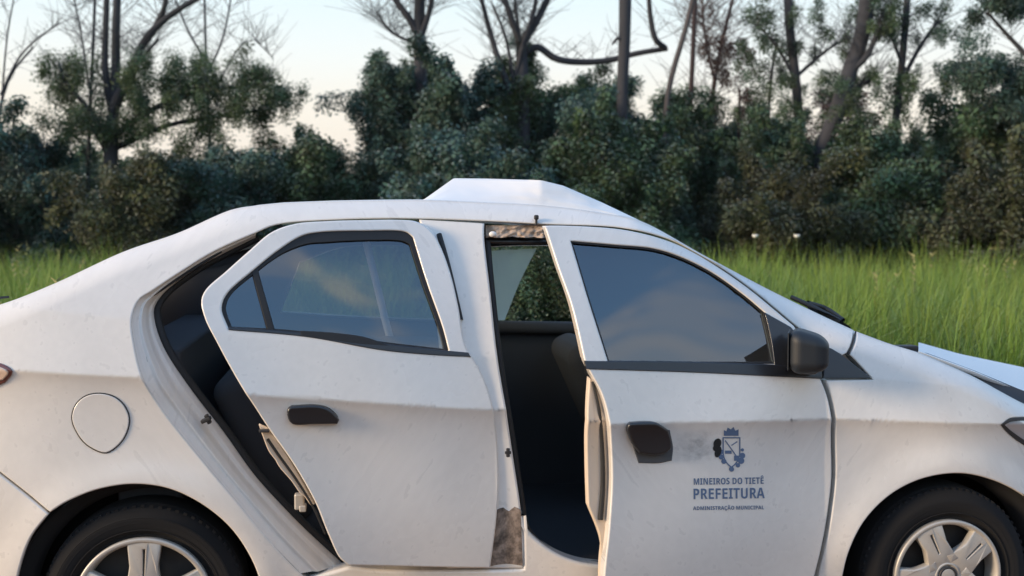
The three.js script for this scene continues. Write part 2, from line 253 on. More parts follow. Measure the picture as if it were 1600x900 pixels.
// --- rail above the doors and A-pillar
// --- roof with its buckled ridge
const EDGE = (u) => { const v = SIL; let k = 0; while (k < v.length - 2 && u > v[k + 1][0]) k++; return lerp(v[k][1], v[k + 1][1], clamp((u - v[k][0]) / (v[k + 1][0] - v[k][0]), 0, 1)); };
const lin = (a, u) => { let k = 0; while (k < a.length - 2 && u > a[k + 1][0]) k++; const t = clamp((u - a[k][0]) / (a[k + 1][0] - a[k][0]), 0, 1); return a[k].map((c, i) => lerp(c, a[k + 1][i], t)); };
const RIDGE = [[662, 312, .06], [709, 278.5, .18], [760, 279, .145], [845, 281.5, .07], [880, 290, .075], [940, 316, .07], [1003, 346, .02]];   // pixel, how far in from the edge
{
  const us = []; for (let u = 400; u <= 1003; u += (u > 650 ? 4 : 10)) us.push(Math.min(u, 1003)); us.push(1003);
  const rows = us.map((u) => {
    const e = onto(u, EDGE(u), S), pts = [e.clone()];
    if (u > 662 && u < 1003) {
      const [, vr, inn] = lin(RIDGE, u), r = P(u, vr, e.z - inn); let lift = r.y - e.y;
      for (let i = 1; i <= 14; i++) { const t = i / 14, bulge = .012 * Math.sin(Math.PI * t); pts.push(V(lerp(e.x, r.x, t), e.y + lift * (t * .82 + .18 * t * t) - bulge * .4, lerp(e.z, r.z, t) + bulge + fbm(u * .012, t * 2, 7, 3) * .018 * Math.sin(Math.PI * t))); }
      const zb = e.z - inn - .32; for (let i = 1; i <= 8; i++) { const t = i / 8; pts.push(V(r.x, lerp(r.y, e.y - .015, sstep(t, 0, 1)), lerp(r.z, zb, t))); }
      for (let i = 1; i <= 8; i++) { const t = i / 8; pts.push(V(r.x, e.y - .015 - .05 * t, lerp(zb, -.62, t))); }
    } else {
      for (let i = 1; i <= 14; i++) pts.push(V(e.x, e.y + .004 * Math.sin(Math.PI * i / 14), e.z - .02 * i));
      const zb = e.z - .28; for (let i = 1; i <= 8; i++) pts.push(V(e.x, e.y - .015 * i / 8, lerp(zb, zb - .25, i / 8)));
      for (let i = 1; i <= 8; i++) { const t = i / 8; pts.push(V(e.x, e.y - .015 - .05 * t, lerp(zb - .25, -.62, t))); }
    }
    return pts;
  });
  const g = grid(us.length - 1, 30, (u, v) => rows[Math.round(u * (us.length - 1))][Math.round(v * 30)]);
  lab(part('roof', toCreasedNormals(g, .9), M.plain), 'roof panel buckled up into a flat-topped ridge');
  // headlining below the roof
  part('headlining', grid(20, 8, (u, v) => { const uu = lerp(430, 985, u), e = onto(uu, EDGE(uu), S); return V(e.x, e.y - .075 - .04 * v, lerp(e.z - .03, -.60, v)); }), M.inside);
}
// --- windscreen, rear screen and boot lid (the far side sits lower: it is crushed)
const low = (p, z, drop) => { const a = EYEL.z - p.z, b = EYEL.z - z; return EYEL.y - (EYEL.y - p.y) * b / a - drop; };
const across = (u0, u1, drop, n = 24, m = 14, back = -.62) => grid(n, m, (a, v) => { const u = lerp(u0, u1, a), e = onto(u, EDGE(u), S), z = lerp(e.z - .012, back, v); return V(e.x, Math.min(e.y, low(e, z, drop * v)) - .004 + .0 * v, z); });
part('windscreen', across(1008, 1288, .03), M.clear);
part('rear_screen', across(150, 396, .01), M.glass);
lab(part('boot_lid', across(-178, 149, .004), M.paint), 'boot lid');
part('boot_seam', tube([P(-40, 474, W - .19), P(-5, 466, W - .2), P(14, 464, W - .22)], .006, .004), M.dark);
// --- B-pillar with mud at its foot and a seal down its edge
const bp = lab(part('centre_pillar', sheet(trace([[655, 343, 1], [757, 349, 1], [757, 372], [767, 460], [778, 560], [800, 700], [814, 796], [818, 850], [818, 889, 1], [700, 889, 1], [700, 700], [690, 560], [676, 420]], deep(.008)), [], deep(.008), { r: .008, t: .09 }), M.jamb), 'white pillar between the doors');
mesh('mud_patch', sheet(trace([[776, 797, 1], [786, 793], [795, 799], [804, 792], [814, 797, 1], [815, 830], [817, 884, 1], [790, 881], [760, 886, 1]], deep(.0055)), [], deep(.0055), { r: .002, t: .003 }), M.mud, bp);
mesh('weather_seal', tube([[762, 378], [769, 455], [781, 560], [803, 700], [815, 780], [824, 826], [862, 862], [902, 878], [940, 881]].map(([u, v]) => onto(u, v, deep(.05))), .010, .010, 8, 6), M.rubber, bp);
mesh('gap_seal', tube([[684, 366], [697, 410], [712, 470], [719, 500]].map(([u, v]) => onto(u + 2, v, deep(.004))), .009, .006, 8, 6), M.rubber, bp);
mesh('latch', [move(rbox(.012, .03, .03, .004), 0, 0, 0), move(rbox(.02, .01, .03, .003), 0, .0, .0)], M.dark, bp).position.copy(onto(793, 706, deep(.02)));
// --- torn edge of the roof above the front opening
{
  const g = grid(40, 10, (u, v) => { const uu = lerp(759, 852, u), vv = lerp(352, 371 + 7 * fbm(u * 3.3, 2, 5, 4), v), p = onto(uu, vv, deep(.03)); p.z += fbm(u * 8, v * 3, 3, 4) * .03; return p; });
  lab(part('torn_lining', g, M.rust), 'rusty brown torn edge above the front opening');
  part('opening_trim', tube([[760, 377], [800, 378], [852, 378]].map(([u, v]) => onto(u, v, deep(.07))), .011, .011, 8), M.trim);
  part('lining_clip', [rbox(.016, .016, .014, .005).translate(0, .014, 0), rbox(.008, .026, .008, .003)], M.dark).position.copy(onto(838, 346, deep(-.004)));
  part('foam_scrap', new THREE.IcosahedronGeometry(.011, 2).scale(1.2, .9, .7), M.jamb).position.copy(onto(770, 366, deep(.0)));
}
// --- sill
lab(part('sill', sheet(trace([[474, 906, 1], [545, 886, 1], [600, 891], [765, 891], [818, 889, 1], [816, 800, 1], [822, 824], [860, 859], [900, 877], [942, 884], [1100, 895], [1272, 905, 1], [1276, 1003, 1], [562, 1003, 1], [556, 953, 1], [515, 936]], deep(.006)), [], deep(.006), { r: .012, t: .05 }), M.paint), 'sill below the doors');
// --- front wing, fixed black triangle, headlamp, front bumper
const ARCH_F = [[1312, 1003, 1], [1312, 950], [1317, 902], [1328, 860], [1351, 815], [1390, 775], [1440, 749], [1498, 740], [1550, 750], [1600, 775], [1640, 812], [1665, 855], [1676, 905, 1]];
const SEAM = [[1284, 594, 1], [1296, 620], [1303, 658], [1303, 740], [1297, 800], [1286, 860], [1276, 905]];
lab(part('front_wing', sheet(trace([[1338, 518, 1], [1390, 537], [1435, 551], [1480, 570], [1520, 588], [1560, 610], [1600, 631], [1652, 652, 1], [1600, 653], [1578, 655], [1565, 664, 1], [1580, 680], [1604, 696], [1665, 724, 1], [1720, 760], [1735, 900, 1], ...ARCH_F.slice().reverse(), [1278, 1003, 1], ...SEAM.slice(1).reverse().map(([u, v]) => [u + 3, v]), [1290, 594, 1], [1364, 593, 1], [1328, 554, 1]], S), [], S, { r: .006, t: archT }), M.paint), 'front wing around the front wheel');
part('sail_triangle', sheet(trace([[1290, 541, 1], [1302, 546], [1363, 591.5, 1], [1286, 592, 1]], deep(-.003)), [], deep(-.003), { r: .003, t: .02 }), M.trim);
{
  const hl = group('headlamp', car);
  mesh('lamp_glass', sheet(trace([[1565, 664, 1], [1578, 656], [1640, 655], [1720, 672, 1], [1740, 720, 1], [1665, 722], [1604, 695], [1580, 679]], deep(-.001)), [], deep(-.001), { r: .004, t: .02 }), M.lamp, hl);
  mesh('lamp_rim', sheet(trace([[1564, 664, 1], [1578, 655], [1640, 654], [1722, 671, 1], [1742, 722, 1], [1665, 724], [1603, 697], [1579, 680]], deep(-.003)), [trace([[1570, 664, 1], [1580, 659], [1640, 659], [1716, 675, 1], [1734, 716, 1], [1666, 717], [1607, 691], [1584, 676]], deep(-.003))], deep(-.003), { r: .001, t: .01 }), M.dark, hl);
  part('front_bumper', sheet(trace([[1668, 727, 1], [1745, 726, 1], [1830, 745], [1900, 790], [1910, 900], [1880, 985, 1], [1690, 990, 1], [1735, 905, 1], [1722, 763]], S), [], S, { r: .006, t: .05 }), M.paint);
}
// --- bonnet, sprung up at its rear edge; dark bay below it
{
  const near = [[1436, 549], [1520, 580], [1600, 613], [1700, 650], [1790, 686]], far = [[1434, 534.5], [1500, 553], [1600, 574], [1700, 606], [1790, 650]];
  const top = grid(30, 14, (u, v) => { const uu = lerp(1435, 1790, u), n = onto(uu, lin(near, uu)[1], S), f = P(uu, lin(far, uu)[1], -.5), c = 4 * v * (1 - v) * .006; return V(lerp(n.x, f.x, v), lerp(n.y, f.y, v) + c, lerp(n.z, f.z, v)); });
  const lip = grid(30, 2, (u, v) => { const uu = lerp(1435, 1790, u), n = onto(uu, lin(near, uu)[1], S); return V(n.x, n.y - .012 * v, n.z - .02 * v * v); });
  lab(part('bonnet', [top, lip], M.dusty = new THREE.MeshPhysicalMaterial({ color: rgb(.84, .83, .81), roughness: .8, specularIntensity: .25 })), 'bonnet sprung up out of line');
  part('bonnet_hinge', [rbox(.085, .03, .05, .006)], M.dark).position.copy(P(1413, 546, .62));
  part('engine_bay', grid(16, 4, (u, v) => { const uu = lerp(1425, 1800, u), lo = lin([[1425, 549], [1520, 590], [1600, 632], [1700, 672], [1800, 710]], uu)[1] + 12, hi = lin(near, Math.max(uu, 1436))[1] - 2; return P(uu, lerp(lo, hi, v), W - .13 - .04 * v); }), M.inside);
  part('firewall', grid(2, 2, (u, v) => { const p = P(1395, 560, .7); return V(p.x - .05, lerp(.2, p.y + .0, u), lerp(.74, -.74, v)); }), M.inside);
  // wiper and broken black cowl at the foot of the screen
  part('wiper', tube([P(1236, 464, .45), P(1268, 479, .5), P(1312, 503, .55)], .008, .012), M.dark); part('wiper', tube([P(1262, 474, .42), P(1290, 482, .40), P(1318, 500, .5)], .012, .008), M.dark);
  part('cowl', grid(16, 4, (u, v) => { const uu = lerp(1262, 1330, u), p = P(uu, lerp(480, 512, u) - 5 * Math.sin(Math.PI * u) + 3 * fbm(u * 7, 2, 2, 3) + v * 8, .56 - .1 * v); return p; }), M.trim);
}
// --- doors
const XHR = P(775, 640, W).x, XHF = P(1292, 640, W).x;
const SR = (x, y) => S(x, y) + .003 + Math.max(0, XHR - x) * Math.tan(10 * Math.PI / 180) + .006 * Math.sin(x * 9 + y * 5);
const SF = (x, y) => S(x, y) + .008 + Math.max(0, XHF - x) * Math.tan(13 * Math.PI / 180) + .004 * Math.sin(x * 8 - y * 6);
const beltDepth = (thick) => (x, y) => y < beltY(x) - .01 ? thick : .04;
const inset = (D, d) => (x, y) => D(x, y) - d;
{
  const d = group('rear_door', car); lab(d, 'rear door hanging out of its opening');
  const outer = trace([[314, 470], [321, 453], [353, 424], [389, 392], [424, 363], [460, 350], [513, 345.5], [570, 344], [620, 343.5], [650, 346], [670, 357], [684, 376], [702, 421], [716, 478], [727, 540], [738, 558], [752, 583], [765, 617], [775, 673], [779, 749], [776, 810], [766, 888, 1], [650, 886], [545, 884, 1], [531, 873], [512, 834], [493, 787], [461, 730], [418, 668], [388, 622], [371, 595], [353, 563], [336, 531], [320, 499]], SR);
  const holeP = [[346, 482], [354, 460], [394, 424], [435, 391], [471, 369], [496, 363.5], [570, 361], [634, 363], [645, 371, 1], [667, 442], [692, 513], [702, 552, 1], [560, 534], [460, 521], [357, 514, 1]];
  const glassP = [[352, 482], [360, 461], [397, 428], [440, 397], [478, 382], [510, 379], [570, 376], [628, 377], [640, 382, 1], [660, 444], [685, 513], [694, 546, 1], [560, 530], [460, 517], [361, 511, 1]];
  const hole = trace(holeP, SR), gl = trace(glassP, SR);
  mesh('door_skin', sheet(outer, [hole], SR, { r: .006, t: beltDepth(.055) }), M.paint, d);
  mesh('door_frame', sheet(offset(outer, -.012), [offset(hole, .014)], inset(SR, .066), { r: .01, t: beltDepth(.045) }), M.sunlitCream, d);
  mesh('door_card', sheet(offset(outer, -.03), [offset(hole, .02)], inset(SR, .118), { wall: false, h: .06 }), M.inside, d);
  const w = mesh('window', sheet(offset(gl, .012), [], inset(SR, .016), { wall: false, h: .05 }), M.glass, d);
  mesh('window_seal', sheet(offset(hole, .003), [gl], inset(SR, .008), { r: .003, t: .01 }), M.rubber, d);
  mesh('window_divider', sheet(trace([[393, 424, 1], [402, 419, 1], [430, 519, 1], [418, 518, 1]], inset(SR, .006)), [], inset(SR, .006), { r: .003, t: .01 }), M.rubber, d);
  mesh('belt_trim', sheet(trace([[357, 511, 1], [460, 519], [600, 537], [700, 548], [732, 551, 1], [736, 558, 1], [690, 556], [600, 548], [480, 527], [357, 516, 1]], inset(SR, -.004)), [], inset(SR, -.004), { r: .003, t: .01 }), M.trim, d);
  mesh('slack_trim', sheet(trace([[470, 517, 1], [520, 520], [570, 527], [608, 540, 1], [560, 537], [470, 524, 1]], inset(SR, -.005)), [], inset(SR, -.005), { r: .002, t: .006 }), M.rubber, d);
  handle(d, SR, [[449, 640], [455, 635.5, 1], [490, 634], [508, 637], [521, 645], [529, 657], [527, 663, 1], [490, 663.5], [457, 663.5], [450, 655]], .022);
  lab(mesh('torn_edge', sheet(trace([[404, 664, 1], [420, 672], [456, 724], [492, 788, 1], [485, 790, 1], [474, 775], [468, 771, 1], [455, 752], [436, 730], [430, 719, 1], [420, 706], [411, 684]], inset(SR, .03)), [], inset(SR, .03), { r: .004, t: .02 }), M.sunlitCream, d), 'torn edge low on the rear side of the door, tinted tan as if sunlit');
  mesh('edge_seal', tube([[418, 686], [436, 712], [462, 748], [488, 790], [508, 834]].map(([u, v]) => onto(u, v, inset(SR, .024))), .005, .003, 6, 5), M.rubber, d);
  mesh('edge_clip', [rbox(.03, .008, .02, .002)], M.dark, d).position.copy(onto(413, 673, inset(SR, .02)));
  mesh('latch', [rbox(.03, .05, .03, .006), move(rbox(.02, .02, .04, .004), .01, -.02, 0)], M.silver, d).position.copy(onto(468, 783, inset(SR, .09)));
}
function handle(d, D, px, lift) { // pull handle standing proud over a shallow cup
  const L = trace(px, inset(D, -lift));
  const h = mesh('door_handle', sheet(L, [], (x, y) => D(x, y) + lift, { r: .008, t: lift * .5 }), M.trim, d);
  mesh('handle_cup', sheet(offset(L, .001), [], inset(D, -.003), { r: .002, t: .006 }), M.dark, h);
  return h;
}
{
  const d = group('front_door', car); lab(d, 'front door ajar with printed crest and lettering');
  const outer = trace([[851, 353, 1], [873, 352.5], [973, 359], [1042, 376], [1082, 394], [1128, 422], [1173, 454], [1210, 484], [1240, 509, 1], [1265, 545], [1282, 592, 1], ...SEAM.slice(1, -1).map(([u, v]) => [u - 3, v]), [1272, 905], [1262, 960, 1], [1100, 968], [945, 965, 1], [944, 900], [952, 820], [956, 740], [952, 660], [940, 616], [922, 582, 1], [914, 566, 1], [893, 477], [873, 420], [856, 368]], SF);
  const holeP = [[892, 377, 1], [961, 383], [1022, 389], [1062, 401], [1113, 426], [1164, 462], [1196, 489, 1], [1206, 530], [1214, 569, 1], [1080, 569], [951, 568, 1], [920, 470]];
  const hole = trace(holeP, SF);
  mesh('door_skin', sheet(outer, [hole], SF, { r: .006, t: beltDepth(.05) }), M.paint, d);
  mesh('door_frame', sheet(offset(outer, -.012), [offset(hole, .014)], inset(SF, .068), { r: .01, t: beltDepth(.055) }), M.sunlitCream, d);
  const fl = mesh('edge_flange', sheet(trace([[921, 590, 1], [938, 606], [950, 660], [954, 740], [950, 820], [944, 900, 1], [940, 846], [919, 790, 1], [917, 720], [918, 650]], inset(SF, .05)), [], inset(SF, .05), { r: .006, t: .03 }), M.sunlitCream, d);
  mesh('flange_gap', tube([[926, 596], [936, 640], [941, 700], [942, 760], [938, 812]].map(([u, v]) => onto(u, v, inset(SF, .046))), .004, .009, 8, 6).scale(1, 1, 1), M.rubber, fl);
  mesh('edge_seal', sheet(offset(outer, -.009), [offset(outer, -.03)], inset(SF, .057), { r: .002, t: .012 }), M.rubber, d);
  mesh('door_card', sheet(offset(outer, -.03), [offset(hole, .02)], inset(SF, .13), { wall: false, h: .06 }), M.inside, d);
  mesh('window', sheet(offset(hole, .012), [], inset(SF, .016), { wall: false, h: .05 }), M.glass, d);
  mesh('window_seal', sheet(offset(hole, .003), [offset(hole, -.006)], inset(SF, .008), { r: .002, t: .01 }), M.rubber, d);
  mesh('belt_trim', sheet(trace([[914, 564, 1], [1080, 565.5], [1215, 570, 1], [1284, 580, 1], [1285, 592, 1], [1100, 583], [916, 577, 1]], inset(SF, -.005)), [], inset(SF, -.005), { r: .003, t: .012 }), M.trim, d);
  mesh('window_corner', sheet(trace([[1195, 488, 1], [1236, 511, 1], [1262, 545], [1282, 584, 1], [1211, 574, 1], [1205, 530]], inset(SF, -.003)), [], inset(SF, -.003), { r: .003, t: .01 }), M.trim, d);
  // handle snapped half out of its cup
  const hc = mesh('door_handle', sheet(trace([[981, 668], [986, 661, 1], [1006, 659.5], [1026, 661], [1045, 672, 1], [1050, 690], [1049, 702], [1030, 712], [1000, 709, 1], [988, 692]], inset(SF, -.026)), [], inset(SF, -.026), { r: .009, t: .014 }), M.trim, d);
  mesh('handle_cup', sheet(trace([[984, 670, 1], [1047, 672, 1], [1052, 700], [1050, 720, 1], [1030, 724], [998, 724, 1], [990, 700]], inset(SF, -.004)), [], inset(SF, -.004), { r: .004, t: .006 }), new THREE.MeshStandardMaterial({ color: rgb(.075, .08, .088), roughness: .8 }), hc);
  // printed crest and lettering, on a film that follows the skin
  const cv = document.createElement('canvas'); cv.width = 1024; cv.height = 1024; const x = cv.getContext('2d'); x.clearRect(0, 0, 1024, 1024);
  const ink = '#5b7190', K = 1024 / 144, X = (u) => (u - 1076) * K, Y = (v) => (v - 662) * K; x.fillStyle = ink; x.strokeStyle = ink; x.lineWidth = 14; x.lineJoin = 'round';
  x.beginPath(); x.moveTo(X(1131), Y(681)); for (const [u, v] of [[1131, 672], [1135, 674], [1137, 668], [1142, 671], [1146, 667], [1149, 673], [1154, 671], [1154, 681]]) x.lineTo(X(u), Y(v)); x.closePath(); x.fill();      // mural crown
  x.beginPath(); x.moveTo(X(1130), Y(684)); x.lineTo(X(1156), Y(684)); x.lineTo(X(1156), Y(708)); x.quadraticCurveTo(X(1155), Y(722), X(1143), Y(730)); x.quadraticCurveTo(X(1131), Y(722), X(1130), Y(708)); x.closePath(); x.stroke();
  x.lineWidth = 12; x.beginPath(); x.moveTo(X(1133), Y(688)); x.lineTo(X(1153), Y(716)); x.stroke(); x.beginPath(); x.moveTo(X(1143), Y(696)); x.lineTo(X(1152), Y(690)); x.stroke();
  x.fillRect(X(1133), Y(704), 10 * K, 5 * K); x.fillRect(X(1147), Y(712), 7 * K, 8 * K);
  for (const [u, v, r] of [[1126, 706, 4], [1127, 714, 4], [1131, 721, 4], [1160, 712, 4.5], [1158, 720, 5], [1153, 727, 3.5], [1143, 733, 4], [1160, 703, 2.5]]) { x.beginPath(); x.arc(X(u), Y(v), r * K, 0, 7); x.fill(); }       // wreath
  x.fillStyle = '#161d22'; for (const [u, v, a, b] of [[1121, 693, 6, 8], [1122, 706, 5, 9], [1118, 700, 4, 5]]) { x.beginPath(); x.ellipse(X(u), Y(v), a * K, b * K, .3, 0, 7); x.fill(); }                             // black scuff beside the crest
  x.fillStyle = ink; x.textAlign = 'left'; const put = (s, u0, u1, v, size, w) => { x.font = w + ' ' + size * K + 'px sans-serif'; const m = x.measureText(s).width; x.save(); x.translate(X(u0), Y(v)); x.scale((u1 - u0) * K / m, 1); x.rotate(-.012); x.fillText(s, 0, 0); x.restore(); };
  put('MINEIROS DO TIETÊ', 1083, 1194, 757.5, 14, 'bold'); put('PREFEITURA', 1082, 1195, 780, 23, 'bold'); put('ADMINISTRAÇÃO MUNICIPAL', 1083, 1194, 797, 8, 'bold');
  const t = new THREE.CanvasTexture(cv); t.colorSpace = THREE.SRGBColorSpace; t.magFilter = THREE.LinearFilter;
  const film = grid(24, 24, (u, v) => { const p = onto(1076 + 144 * u, 806 - 144 * v, inset(SF, -.0015)); return p; });
  { const f = film.attributes.uv; for (let j = 0; j <= 24; j++) for (let i = 0; i <= 24; i++) f.setXY(j * 25 + i, i / 24, j / 24); }
  t.offset.y = 0;
  lab(mesh('door_print', film, new THREE.MeshStandardMaterial({ map: t, transparent: true, roughness: .5, side: THREE.DoubleSide }), d), 'dark blue crest above three lines of lettering');
  // grey scuff rubbed into the paint behind the handle
  const sc = texture(256, (u, v) => { return [.5, .46, .43]; }), sa = texture(256, (u, v) => { const e = Math.min(u, 1 - u) * 6, f = Math.min(v, 1 - v) * 5, s = tile(u, v, 9, 3, 3), q = fbm(u * 2, v * 6, 4, 3); const dd = Math.hypot((u - .5) * 1.9, (v - .5) * 1.7), m = clamp(1.0 - dd + fbm(u * 5, v * 5, 8, 4) * .9, 0, 1) * clamp(Math.min(e, f), 0, 1) * clamp(.22 + s * .3 + q * .2, .03, 1); return [m, m, m]; }, false);
  const scuff = grid(16, 10, (u, v) => onto(lerp(1046, 1128, u), lerp(728, 668, v), inset(SF, -.001))); { const f = scuff.attributes.uv; for (let j = 0; j <= 10; j++) for (let i = 0; i <= 16; i++) f.setXY(j * 17 + i, i / 16, j / 10); }
  mesh('scuff_mark', scuff, new THREE.MeshStandardMaterial({ map: sc, alphaMap: sa, transparent: true, roughness: 1 }), d);
  // mirror
  const m = group('door_mirror', d), mo = onto(1262, 548, inset(SF, 0));
  const shell = rbox(.125, .155, .17, .045, 6); { const p = shell.attributes.position; for (let i = 0; i < p.count; i++) { const X0 = p.getX(i), Y0 = p.getY(i), k = (X0 + .0625) / .125; p.setY(i, Y0 * (1 - .32 * k) - .012 * k); p.setZ(i, p.getZ(i) * (1 - .15 * k)); } shell.computeVertexNormals(); }
  M.shell = new THREE.MeshStandardMaterial({ color: rgb(.010, .015, .022), roughness: .55 }); mesh('mirror_shell', shell, M.shell, m); mesh('mirror_glass', move(rbox(.004, .12, .135, .002), -.0625, 0, 0), M.shell, m); mesh('mirror_arm', move(rbox(.06, .05, .12, .015), .0, -.06, -.09), M.trim, m);
  const q = P(1264, 547, mo.z + .10); m.position.copy(q); m.rotation.y = -.42;
}
part('seam_line', tube([[1337, 518], [1332, 535], [1325, 553]].map(([u, v]) => onto(u, v, deep(.001))), .0028, .0028), M.dark);
// --- wheels
function wheel(x, y, r, R, turn) {
  const w = group('wheel', car, x, y, W - .025);
  const prof = []; for (const [a, b] of [[r - .004, -.16], [r, -.025], [r + .012, -.012], [r + .03, .004], [r + .06, .010], [R - .035, .006], [R - .012, -.012], [R - .003, -.030], [R, -.05], [R, -.14], [R - .02, -.175], [r, -.18]]) prof.push(new THREE.Vector2(a, b));
  const cv = new THREE.SplineCurve(prof).getPoints(60); const ty = new THREE.LatheGeometry(cv, 96).rotateX(Math.PI / 2);
  const beads = [.028, .05, .066].map((q) => new THREE.TorusGeometry(r + q, .0016, 6, 96).translate(0, 0, .008)); const nubs = [];
  for (let i = 0; i < 72; i++) { const a = i / 72 * 2 * Math.PI; nubs.push(new THREE.BoxGeometry(.018, .011, .03).translate(R - .0125, 0, -.028).rotateZ(a)); }
  mesh('tyre', [ty, ...beads, ...nubs], M.tyre, w);
  mesh('rim', [new THREE.LatheGeometry(new THREE.SplineCurve([[r + .003, -.01], [r + .003, .006], [r - .004, .010], [r - .012, .006], [r - .018, -.012], [r - .022, -.05]].map(([a, b]) => new THREE.Vector2(a, b))).getPoints(24), 96).rotateX(Math.PI / 2)], M.silver, w);
  mesh('wheel_back', [new THREE.CircleGeometry(r, 48).translate(0, 0, -.06)], M.dark, w);
  for (let i = 0; i < 5; i++) { // double spoke with a slot down its middle
    const sh = new THREE.Shape(); const R1 = r - .006;
    sh.moveTo(-.052, .045); sh.quadraticCurveTo(-.040, .085, -.037, .12); sh.lineTo(-.047, R1 - .003); sh.quadraticCurveTo(0, R1 + .004, .047, R1 - .003); sh.lineTo(.037, .12); sh.quadraticCurveTo(.040, .085, .052, .045); sh.lineTo(0, .03); sh.closePath();
    const ho = new THREE.Path(); ho.moveTo(-.0065, .082); ho.lineTo(.0065, .082); ho.lineTo(.0085, R1 - .022); ho.lineTo(-.0085, R1 - .022); ho.closePath(); sh.holes.push(ho);
    const g = new THREE.ExtrudeGeometry(sh, { depth: .02, bevelEnabled: true, bevelSize: .005, bevelThickness: .006, bevelSegments: 3, curveSegments: 8 });
    const p = g.attributes.position; for (let k = 0; k < p.count; k++) { const rad = Math.hypot(p.getX(k), p.getY(k)); p.setZ(k, p.getZ(k) - .022 - .014 * (1 - rad / r) ** 2 + .012 * Math.sin(Math.PI * clamp(rad / r, 0, 1))); }
    mesh('spoke', toCreasedNormals(g, .6).rotateZ(turn + i * 2 * Math.PI / 5), M.silver, w);
  }
  mesh('hub_cap', [new THREE.LatheGeometry([[0, .008], [.022, .008], [.028, .004], [.033, -.006], [.036, .004], [.044, .006], [.05, -.004], [.052, -.03]].map(([a, b]) => new THREE.Vector2(a, b)), 40).rotateX(Math.PI / 2)], M.silver, w);
  mesh('hub_badge', new THREE.TorusGeometry(.0285, .0045, 8, 32).translate(0, 0, .004), M.dark, w);
  // dark liner round the wheel
  const l = mesh('arch_liner', [new THREE.CylinderGeometry(.385, .385, .31, 48, 1, true).rotateX(Math.PI / 2).translate(0, 0, -.16), new THREE.LatheGeometry([[.395, -.035], [.372, -.035], [.345, -.06], [.335, -.1]].map(([a, b]) => new THREE.Vector2(a, b)), 64).rotateX(Math.PI / 2), new THREE.CircleGeometry(.385, 48).translate(0, 0, -.30)], M.inside, w); l.material = M.liner ??= new THREE.MeshStandardMaterial({ color: rgb(.012, .012, .013), roughness: 1, side: THREE.DoubleSide });
  return w;
}
const wr = wheel(XR, YR, .203, .305, -.03), wf = wheel(XF, YF, .190, .302, .42); lab(wr, 'rear wheel with silver spoked trim'); lab(wf, 'front wheel with silver spoked trim');
